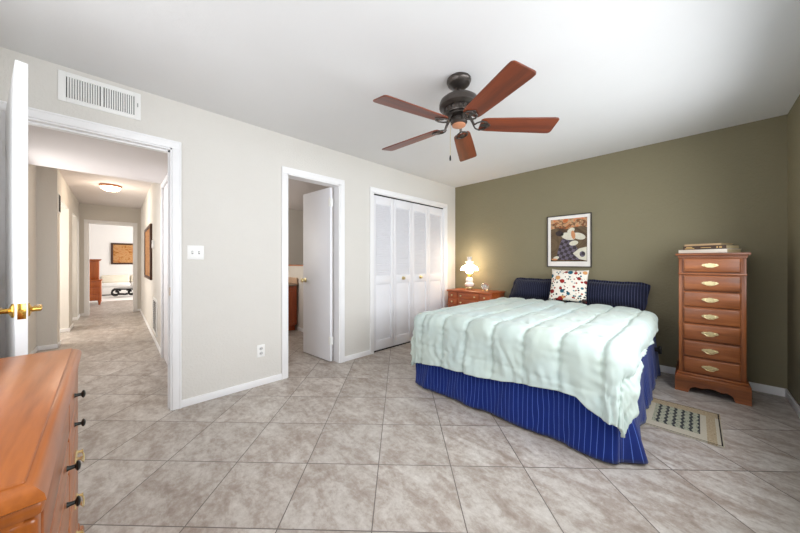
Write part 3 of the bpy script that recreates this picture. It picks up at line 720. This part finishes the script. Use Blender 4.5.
# comforter: one quilted cloth over the bed
HEADY = 3.80
def comf():
    nu, nv = 260, 250; rr = .085
    P = np.zeros((nu, nv, 3)); U = np.zeros((nu, nv, 2))
    def foot(x):     # cloth length beyond the foot edge
        k = np.interp(x, [.4, 1.0, 1.45, 1.9, 2.25, 2.34, 2.40, 2.48, 2.6, 2.9], [.49, .49, .455, .42, .385, .385, .425, .455, .445, .42])
        return k
    def right(y): return np.interp(y, [1.5, 2.05, 2.4, 3.0, 3.5, 3.8], [.43, .42, .26, .22, .21, .18])
    def left(y): return np.interp(y, [1.5, 2.05, 3.0, 3.8], [.43, .43, .42, .36])
    x0, x1, yf = BX0+.05, BX1-.05, BYF+.05
    def surf(x, y):
        cx = min(max(x, x0), x1); cy = max(y, yf)
        ox, oy = x-cx, y-cy
        d2 = math.hypot(ox, oy)
        if d2 > 1e-6:
            ux, uy = ox/d2, oy/d2
            pn = (abs(ox)**4+abs(oy)**4)**(1/4) if x < 1.7 else (abs(ox)**3+abs(oy)**3)**(1/3)
            d = pn
        else: ux = uy = 0; d = 0
        top = MT+.028
        # gentle crown of the bed
        top += .018*(1-((cx-1.77)/.8)**2)
        if d < rr*PI/2:
            a = d/rr; hx = rr*math.sin(a); z = top-rr*(1-math.cos(a)); nrm = Vector((ux*math.sin(a), uy*math.sin(a), math.cos(a)))
        else:
            dn = d-rr*PI/2; fl = .10*dn
            hx = rr+fl; z = top-rr-dn*.985; nrm = Vector((ux, uy, .1)).normalized()
        hang = max(0, d-rr)
        cor = abs(ox*oy)**.5
        # drape folds on the hanging part
        th = math.atan2(uy, ux) if d2 > 1e-6 else 0
        fold = hang*(.04*math.sin(6*(x-.3*y)+1.0)*(abs(uy))+.04*math.sin(6*(y))*abs(ux)) + cor*.05*math.sin(4*th+.7)
        hx += fold
        p = Vector((cx+ux*hx, cy+uy*hx, z))
        # quilting puff: channels across x, cross seams along y
        sx = x+.022+.012*noise.noise((y*3, 5.1, 0)); sy = y-.05+.012*noise.noise((x*3, 8.1, 0))
        qx = abs(math.sin(PI*sx/.226)); qy = abs(math.sin(PI*sy/.44))
        ex = 1-math.exp(-(math.asin(qx)*.226/PI/.014)**2); ey = 1-math.exp(-(math.asin(qy)*.44/PI/.014)**2)
        puff = (.013*ex+.015*qx**.8)*(.62+.14*ey+.24*qy**.7)
        wr = .010*noise.noise((x*4, y*4, .3))+.007*noise.noise((x*14+2*noise.noise((x*4, y*4, 3)), y*5, 1.7))+.002*noise.noise((x*26, y*20, 2.2))
        wr *= 1+1.6*min(1, hang/.2)
        # pinch wrinkles radiating from the seams
        pin = .005*math.sin(y*85+5*noise.noise((x*6, y*6, 9)))*(1-qx)**2 + .005*math.sin(x*80+5*noise.noise((x*5, y*5, 4)))*(1-qy)**3
        return p+nrm*(puff+wr+pin)
    for i in range(nu):
        for j in range(nv):
            v = j/(nv-1); u = i/(nu-1)
            # first y from a provisional x, then x limits from y
            xm = .57+u*(2.94-.57)
            y = HEADY+( (yf-foot(xm)) - HEADY)*v
            xa = x0-left(y); xb = x1+right(y); x = xa+(xb-xa)*u
            y = HEADY+((yf-foot(x))-HEADY)*v + .02*noise.noise((x*2, 7.7, 0))*(1 if v < .02 else 1)
            P[i, j] = surf(x, y); U[i, j] = (x, y)
    return P, U
P, U = comf()
o = grid_obj('comforter', P, U, M['quilt'])
s = o.modifiers.new('thick', 'SOLIDIFY'); s.thickness = .016; s.offset = 1
tag(o, 'pale mint quilted comforter draped over the bed', 'comforter')

# pillows
def pillow(name, w_, h_, th, flange, mat, label, cat, loc_, rx, rz, group=None, ry=0, shear=.035):
    nu, nv = 44, 36; sheets = []
    P2 = []
    for side in (1, -1):
        P = np.zeros((nu, nv, 3)); U = np.zeros((nu, nv, 2))
        for i in range(nu):
            for j in range(nv):
                a = -1+2*i/(nu-1); c = -1+2*j/(nv-1)
                W = w_/2+flange; Hh = h_/2+flange; rc = 1-(.07 if flange else 0)*a**4*c**4
                # pinch sides: corners poke out
                px = rc*a*W*(1-.05*(1-c*c)*abs(a)); pz = rc*c*Hh*(1-.05*(1-a*a)*abs(c))+((.014*noise.noise((px*6, loc_[0]*3, .5))-.018*max(0, abs(a)-.8)/.2)*(c > 0)*c if flange else 0)
                ia = min(1, abs(a)*W/(w_/2)); ic = min(1, abs(c)*Hh/(h_/2))
                tt = max(0, (1-ia**2.6))**.55*max(0, (1-ic**2.6))**.55
                wr = .008*noise.noise((px*9, pz*9, side+loc_[0]))*tt
                rip = .007*math.sin(60*(px if abs(c) > abs(a) else pz))*(1-min(1, tt*12)) if flange else 0
                px += shear*c
                P[i, j] = (px, -side*(th/2*tt+.002)+wr+rip, pz+h_/2); U[i, j] = (px, pz)
        sheets.append((P, U))
    vs = []; fs = []; uv = []
    for si, (P, U) in enumerate(sheets):
        o0 = len(vs); vs += P.reshape(-1, 3).tolist(); uv += U.reshape(-1, 2).tolist()
        for i in range(nu-1):
            for j in range(nv-1):
                f = (o0+i*nv+j, o0+(i+1)*nv+j, o0+(i+1)*nv+j+1, o0+i*nv+j+1); fs.append(f if si == 0 else f[::-1])
    rim = [i*nv for i in range(nu)]+[(nu-1)*nv+j for j in range(1, nv)]+[i*nv+nv-1 for i in range(nu-2, -1, -1)]+[j for j in range(nv-2, 0, -1)]
    k = nu*nv
    for a, b_ in zip(rim, rim[1:]+rim[:1]): fs.append((a, a+k, b_+k, b_))
    me = bpy.data.meshes.new(name); me.from_pydata(vs, [], fs); l = me.uv_layers.new(name='UVMap')
    for lp in me.loops: l.data[lp.index].uv = uv[lp.vertex_index]
    me.polygons.foreach_set('use_smooth', [True]*len(me.polygons)); me.materials.append(mat)
    o = bpy.data.objects.new(name, me); C.objects.link(o); o.location = loc_; o.rotation_euler = (rx, ry, rz)
    return tag(o, label, cat, group)
pillow('pillow', .64, .265, .17, .028, M['navy'], 'navy pinstriped pillow on the nightstand side of the bed', 'pillow', (1.385, 4.0, .675), R(-14), 0, 'navy pillows on the bed')
pillow('pillow', .72, .265, .17, .028, M['navy'], 'navy pinstriped pillow on the tall chest side of the bed', 'pillow', (2.125, 4.0, .675), R(-14), 0, 'navy pillows on the bed', shear=.02)
pillow('cushion', .385, .385, .13, 0, M['dots'], 'white square cushion with red and teal dots between navy pillows', 'cushion', (1.80, 3.80, .708), R(-18), R(3), None, R(1), 0)

# ------------------------------------------------------------ picture above bed (generic abstract print)
t = thing('framed_picture', 'abstract brown and orange print with white mat above the bed', 'picture', (1.7145, YG, 1.436))
hw, hh, fw = .2515, .335, .012; b = MB()
frame4(b, 'y', -.024, 0, hw, hh, fw)
b.build('frame', M['frame'], t)
b = MB(); b.box((-hw+fw, -.014, -hh+fw), (hw-fw, -.006, hh-fw)); b.build('mount', M['mat'], t, 0)
b = MB(); aw, az0, az1 = .205, -.262, .285; y0 = -.0145
b.box((-aw, y0-.0003, az0), (aw, y0, az1), mi=0)
def shp(poly, mi, k): b.prism(poly, 'y', y0-.0003-k*.0002, y0-.0002-k*.0002, mi=mi)
def ell(cx, cz, rx, rz, rot=0, n_=22): return [(cx+rx*math.cos(a)*math.cos(rot)-rz*math.sin(a)*math.sin(rot), cz+rx*math.cos(a)*math.sin(rot)+rz*math.sin(a)*math.cos(rot)) for a in np.linspace(0, 2*PI, n_, endpoint=False)]
shp([(-aw, az1), (-aw, .16), (-.12, .175), (-.03, .15), (.06, .17), (.14, .18), (aw, .16), (aw, az1)], 1, 1)
shp([(-.14, az0+.02), (-.12, -.12), (-.08, .02), (-.01, .06), (.06, .0), (.10, -.10), (.13, az0+.02)], 2, 1)
shp(ell(.0, .06, .085, .045, -.3), 3, 2); shp(ell(.115, .055, .075, .04, -.35), 3, 2)
shp(ell(.06, -.03, .05, .03, .2), 3, 3)
shp([(.05, -.16), (.12, -.10), (aw-.004, -.08), (aw-.004, az0+.01), (.12, az0+.03)], 3, 3)
shp(ell(.155, -.17, .03, .035), 2, 4)
shp(ell(-.10, .10, .05, .035, -.2), 5, 2); shp(ell(.03, .13, .045, .03, .6), 3, 3)
shp(ell(.055, .075, .022, .055, .15), 4, 4); shp(ell(-.14, -.215, .035, .02, .3), 3, 3); shp(ell(-.16, -.235, .035, .012, 0), 4, 4)
o = b.build('print', [M['art_bg'], M['art_top'], M['art_check'], M['art_pale'], M['art_skin'], M['art_dark']], t, 0); uv_planar(o, (0, 2))

# ------------------------------------------------------------ drawer hardware
def pull(parent, x, y, z, sc_=1.0, mat=None, name='pull'):
    """bat-wing plate with a bail handle, on a face looking toward -y"""
    half = [(0, .017), (.008, .020), (.012, .013), (.020, .016), (.030, .011), (.037, .013), (.047, .006), (.052, 0), (.046, -.006), (.036, -.012), (.026, -.010), (.016, -.016), (.008, -.019), (0, -.016)]
    poly = [(u*sc_+x, v*sc_+z) for u, v in half]+[(-u*sc_+x, v*sc_+z) for u, v in half[-2:0:-1]]
    b = MB(); b.prism(poly, 'y', y-.003, y, .0006)
    for s in (1, -1):
        b.lathe([(0, 0), (.006*sc_, 0), (.005*sc_, .010), (.007*sc_, .014), (0, .016)], seg=10, M4=Matrix.Translation((x+s*.030*sc_, y-.003, z+.004*sc_)) @ Matrix.Rotation(R(90), 4, 'X'))
    b.tube([(x-.030*sc_, y-.013, z+.004*sc_), (x-.031*sc_, y-.018, z-.008*sc_), (x-.018*sc_, y-.020, z-.018*sc_), (x, y-.020, z-.021*sc_), (x+.018*sc_, y-.020, z-.018*sc_), (x+.031*sc_, y-.018, z-.008*sc_), (x+.030*sc_, y-.013, z+.004*sc_)], .0028*sc_, 8)
    return b.build(name, mat or M['palebrass'], parent)
def knob(parent, x, y, z, r=.014, mat=None, ln=.024, sgn=-1):
    b = MB(); rot = Matrix.Translation((x, y, z)) @ Matrix.Rotation(R(90 if sgn < 0 else -90), 4, 'X')
    b.lathe([(0, 0), (r*.55, 0), (r*.42, ln*.2), (r*.36, ln*.6), (r*.9, ln*.72), (r, ln*.85), (r*.7, ln*.98), (0, ln*1.05)], seg=16, M4=rot)
    return b.build('knob', mat or M['palebrass'], parent)

# ------------------------------------------------------------ tall lingerie chest
W = M['wchest']
CXc, CYf = 2.928, 3.73
t = thing('chest_of_drawers', 'tall narrow cherry wood chest of seven drawers in the corner', 'chest', (CXc, CYf, 0))
D = YG-.018-CYf; cw = .198
b = MB(); b.box((-cw, .012, .17), (-cw+.03, D, 1.205), .003); b.box((cw-.03, .012, .17), (cw, D, 1.205), .003); b.box((-cw+.02, .06, .17), (cw-.02, D, 1.205)); 
b.box((-cw+.02, .012, .17), (cw-.02, .07, .18)); b.build('case', W['z'], t)
# top with dentil strip
b = MB(); b.box((-cw-.022, -.022, 1.222), (cw+.022, D, 1.245), .007); b.box((-cw-.006, -.006, 1.200), (cw+.006, D, 1.222), .002)
for i in range(30):
    x = -cw-.004+i*(2*cw+.008)/29.5; b.box((x, -.013, 1.207), (x+.007, -.004, 1.220))
b.build('top', W['x'], t)
b = MB(); b.box((-cw-.004, -.006, 1.052), (cw+.004, .03, 1.070), .005); b.build('waist_moulding', W['x'], t)
zs = [(1.078, 1.196), (.916, 1.046), (.772, .902), (.624, .760), (.474, .612), (.324, .462), (.180, .312)]
for i, (z0, z1) in enumerate(zs):
    b = MB(); b.box((-cw+.032, -.010, z0), (cw-.032, .05, z1), .009, 3); b.box((-cw+.026, .004, z0-.004), (cw-.026, .05, z1+.004)); d = b.build('drawer', W['x'], t)
    pull(d, -.005, -.010, (z0+z1)/2, 1.0)
# base with bracket feet
b = MB(); bw = .222
prof = [(-bw, 0), (-bw+.085, 0), (-bw+.10, .045), (-bw+.13, .062), (-.06, .055), (-.03, .066), (0, .070), (.03, .066), (.06, .055), (bw-.13, .062), (bw-.10, .045), (bw-.085, 0), (bw, 0), (bw, .125), (-bw, .125)]
b.prism(prof, 'y', -.026, -.004)
sp = [(-.026, 0), (.08, 0), (.10, .05), (D-.12, .05), (D-.1, 0), (D, 0), (D, .125), (-.026, .125)]
for s in (-1, 1): b.prism([(max(u, -.005), v) for u, v in sp], 'x', s*(bw-.0006), s*(bw-.022))
b.box((-bw, -.024, .118), (bw, D, .150), .008); b.box((-bw+.012, -.012, .150), (bw-.012, D, .172), .006)
b.build('bracket_base', W['x'], t)

# books on the chest
def book(label, x, y, z, w_, d_, h_, cover, rz, extra=None):
    t = thing('book', label, 'book', (x, y, z), rz, 'books stacked on the tall chest')
    c = .003
    b = MB(); b.box((-w_/2, -d_/2, 0), (w_/2, d_/2, c)); b.box((-w_/2, -d_/2, h_-c), (w_/2, d_/2, h_)); b.box((-w_/2, -d_/2, 0), (w_/2, -d_/2+c, h_), .0015); b.build('cover', cover, t)
    b = MB(); b.box((-w_/2+.004, -d_/2+.002, c), (w_/2-.004, d_/2-.004, h_-c)); b.build('pages', M['pageA'], t)
    if extra:
        for q in extra: b = MB(); b.box((q[0], -d_/2-.0006, q[1]), (q[2], -d_/2+.0005, q[3])); b.build('spine_stamp', M['gold'], t)
    return t
z = 1.245
def corner(x, y, w_, d_, a=R(27)): return (x-w_/2*math.cos(a)+d_/2*math.sin(a), y+w_/2*math.sin(a)+d_/2*math.cos(a))
x, y = corner(3.022, 3.752, .335, .20)
book('thick cream book at the bottom of the stack on the tall chest', x, y, z, .335, .20, .034, M['bk_white'], R(-27))
x, y = corner(3.018, 3.765, .295, .185)
book('dark brown book with gilt spine in the middle of the stack', x, y, z+.034, .295, .185, .034, M['bk_dark'], R(-27), [(-.135, .006, -.065, .014), (-.125, .018, -.08, .027), (-.02, .014, .05, .019), (.085, .010, .095, .024), (.103, .010, .12, .024)])
x, y = corner(2.985, 3.80, .25, .185)
book('thin tan book on top of the stack on the tall chest', x, y, z+.068, .25, .185, .018, M['bk_tan'], R(-25))

# ------------------------------------------------------------ nightstand
W = M['wnight']
NX0, NX1, NYF, NZ = .135, .885, 3.765, .737
t = thing('nightstand', 'orange wood nightstand with small round-knob drawers beside the bed', 'nightstand', ((NX0+NX1)/2, NYF, 0))
hwid = (NX1-NX0)/2; D = YG-.018-NYF
b = MB(); b.box((-hwid+.012, .012, .07), (hwid-.012, D, NZ-.022), .003); b.build('case', W['x'], t)
b = MB(); b.box((-hwid-.006, -.010, NZ-.024), (hwid+.006, D, NZ), .006); b.build('top', W['x'], t)
b = MB(); b.box((-hwid-.002, -.006, 0), (hwid+.002, .02, .08), .006); b.box((-hwid-.002, 0, 0), (-hwid+.02, D, .08)); b.box((hwid-.02, 0, 0), (hwid+.002, D, .08)); b.build('plinth', W['x'], t)
cols = [(-hwid+.02, -hwid+.185), (-hwid+.20, hwid-.20), (hwid-.185, hwid-.02)]
for r_ in range(2):
    z1 = NZ-.034-r_*.100; z0 = z1-.090
    for ci, (a, c) in enumerate(cols):
        b = MB(); b.box((a, -.004, z0), (c, .05, z1), .005); d = b.build('drawer', W['x'], t)
        for x in ([(a+c)/2] if ci != 1 else [a+.06, c-.06]): knob(d, x, -.004, (z0+z1)/2, .013)
b = MB(); b.box((-hwid, -.004, NZ-.246), (hwid, .03, NZ-.230), .004); b.build('waist_moulding', W['x'], t)
for r_ in range(2):
    z1 = NZ-.254-r_*.2; z0 = z1-.188
    b = MB(); b.box((-hwid+.02, -.004, z0), (hwid-.02, .05, z1), .005); d = b.build('drawer', W['x'], t)
    for x in (-.2, .2): knob(d, x, -.004, (z0+z1)/2, .013)

# lamp
LXp, LYp = .40, 3.985
t = thing('table_lamp', 'lit milk glass hurricane lamp on the nightstand', 'lamp', (LXp, LYp, NZ))
b = MB(); b.lathe([(0, .022), (.045, .022), (.052, .028), (.050, .04), (.034, .048), (0, .05)], seg=28)
for k in range(4):
    a = PI/4+k*PI/2; ca, sa = math.cos(a), math.sin(a)
    b.tube([(.036*ca, .036*sa, .034), (.052*ca, .052*sa, .026), (.056*ca, .056*sa, .012), (.062*ca, .062*sa, .006)], [.010, .009, .007, .0065], 8)
b.build('footed_base', M['palebrass'], t)
b = MB(); b.lathe([(.03, .046), (.058, .056), (.070, .075), (.072, .09), (.062, .105), (.05, .115), (.05, .122), (.056, .14), (.054, .165), (.042, .185), (.03, .195), (0, .197)], seg=32); b.build('font', M['milk'], t)
b = MB(); b.lathe([(0, .192), (.022, .193), (.02, .205), (.03, .215), (.034, .228), (.028, .24), (.036, .25), (0, .252)], seg=24)
b.tube([(.03, 0, .225), (.05, 0, .225)], .003, 6); b.lathe([(0, 0), (.008, 0), (.008, .004), (0, .004)], (.05, 0, .223), 10); b.build('burner', M['brass'], t)
b = MB(); b.lathe([(.036, .25), (.05, .262), (.054, .278), (.05, .292), (.046, .30)], seg=28); b.build('lower_globe', M['shade_glow'], t)
rp = lambda r, z, a: .05*math.cos(12*a) if r > .11 else 0
b = MB(); b.lathe([(.046, .298), (.115, .298), (.13, .303), (.126, .325), (.112, .352), (.085, .376), (.056, .39), (.05, .398)], seg=72, ripple=rp); b.build('shade', M['shade_glow'], t)
l = bpy.data.lights.new('lamp_light', 'POINT'); l.energy = 2.6; l.color = (1, .84, .66); l.shadow_soft_size = .05
o = bpy.data.objects.new('lamp_light', l); C.objects.link(o); o.parent = t; o.location = (0, 0, .56)
b = MB(); b.lathe([(.048, .394), (.05, .41), (.062, .43), (.066, .442), (.05, .44), (.036, .445), (.032, .46), (.036, .49), (.038, .512), (.035, .512), (.03, .47)], seg=36, ripple=lambda r, z, a: .05*math.cos(10*a) if r > .06 else 0); b.build('chimney', M['milk'], t)
# glass paperweight / clock
t = thing('glass_ornament', 'round clear glass ornament beside the lamp on the nightstand', 'ornament', (.665, 3.98, NZ))
b = MB(); b.lathe([(0, 0), (.04, 0), (.042, .008), (.03, .014), (0, .015)], seg=24); b.build('foot', M['palebrass'], t)
b = MB(); b.lathe([(0, .012)]+[(.056*math.sin(a), .066-.054*math.cos(a)) for a in np.linspace(.3, PI-.01, 14)]+[(0, .12)], seg=28); b.build('globe', M['glass'], t)
b = MB(); b.lathe([(0, .03), (.016, .035), (.024, .055), (.016, .08), (0, .086)], seg=16); b.build('inset', M['milk'], t)

# ------------------------------------------------------------ patterned rug
RX1, RY0, RW = 2.965, 2.745, .575
b = MB(); b.box((-.46, 0, 0), (0, RW, .007), .002); o = b.build('rug', M['rug'], None, 0); uv_planar(o, (0, 1), (0, 0), True)
for l in o.data.uv_layers[0].data: l.uv = (l.uv[0], l.uv[1])
o.location = (RX1, RY0, .0005)
tag(o, 'small patterned woven rug half under the bed before the tall chest', 'rug')

# ------------------------------------------------------------ dresser in the foreground
W = M['wdress']
DX0, DX1, DY1, DZ = 1.100, 2.14, -.093, .82       # far end, near end, front edge of top, height
t = thing('dresser', 'honey wood dresser in the left foreground', 'dresser', ((DX0+DX1)/2, DY1, 0), R(1.4))
hl = (DX1-DX0)/2; dep = DY1-(YN+.035)
b = MB()                                            # moulded top: flat slab with a lowered ogee edge
b.box((-hl+.024, -dep, DZ-.02), (hl-.024, -.024, DZ), .003)
ring = [(0, DZ-.034), (.006, DZ-.030), (.004, DZ-.02), (-.004, DZ-.012), (-.012, DZ-.006), (-.022, DZ-.0035)]
def rp(off, z): return [(-hl-off, -dep, z), (-hl-off, off, z), (hl+off, off, z), (hl+off, -dep, z)]
tb = bmesh.new(); rows = [[tb.verts.new(p) for p in rp(o_-.006, z_)] for o_, z_ in [(-.03, DZ-.036)]+ring]
for A, B_ in zip(rows, rows[1:]):
    for k in range(3): tb.faces.new((A[k], A[k+1], B_[k+1], B_[k]))
tb.faces.new([rows[-1][k] for k in range(4)]); tb.faces.new([rows[0][k] for k in (3, 2, 1, 0)])
for k in (0, 3):
    pass
tb.faces.new([r_[0] for r_ in rows]); tb.faces.new([r_[3] for r_ in rows][::-1])
bmesh.ops.recalc_face_normals(tb, faces=tb.faces); b._merge(tb)
b.build('top', W['x'], t, 50)
fy = -.012                                           # drawer face plane
b = MB(); b.box((-hl+.016, -dep, .05), (hl-.016, fy-.012, DZ-.034), .004)
b.box((-hl+.010, -dep, DZ-.058), (hl-.010, fy+.008, DZ-.034), .008); b.build('case', W['z'], t)
for s in (-1, 1): b = MB(); b.box((s*(hl-.032)-.018, fy-.03, .05), (s*(hl-.032)+.018, fy+.002, DZ-.06), .008, 3); b.build('corner_post', W['z'], t)
b = MB(); b.box((-hl+.008, -dep, .0), (hl-.008, fy+.02, .09), .01); b.box((-hl+.02, -dep, .09), (hl-.02, fy+.008, .11), .006); b.build('plinth', W['x'], t)
hx0 = (DX0+DX1)/2
cells = [(-hl+.055, -.058), (-.042, hl-.055)]
for ri, (z0, z1) in enumerate([(.652, .748), (.556, .642), (.392, .546), (.215, .382), (.118, .205)]):
    for ci, (a, c) in enumerate(cells):
        b = MB(); b.box((a, fy-.03, z0), (c, fy+.004, z1), .006, 3); d = b.build('drawer', W['x'], t)
        x = (1.356 if ci == 0 else 1.66)-hx0; zc = (z0+z1)/2
        if (ri, ci) == (0, 1): pass
        elif ri < 2 or (ri, ci) == (2, 1): knob(d, x, fy+.004, zc if ri < 2 else .50, .0135, M['iron'], .026, 1)
        else: o = pull(d, 0, 0, 0, .9); o.matrix_local = Matrix.Translation((1.30-hx0 if ci == 0 else x, fy+.004, .46 if ri == 2 else zc)) @ Matrix.Rotation(PI, 4, 'Z')
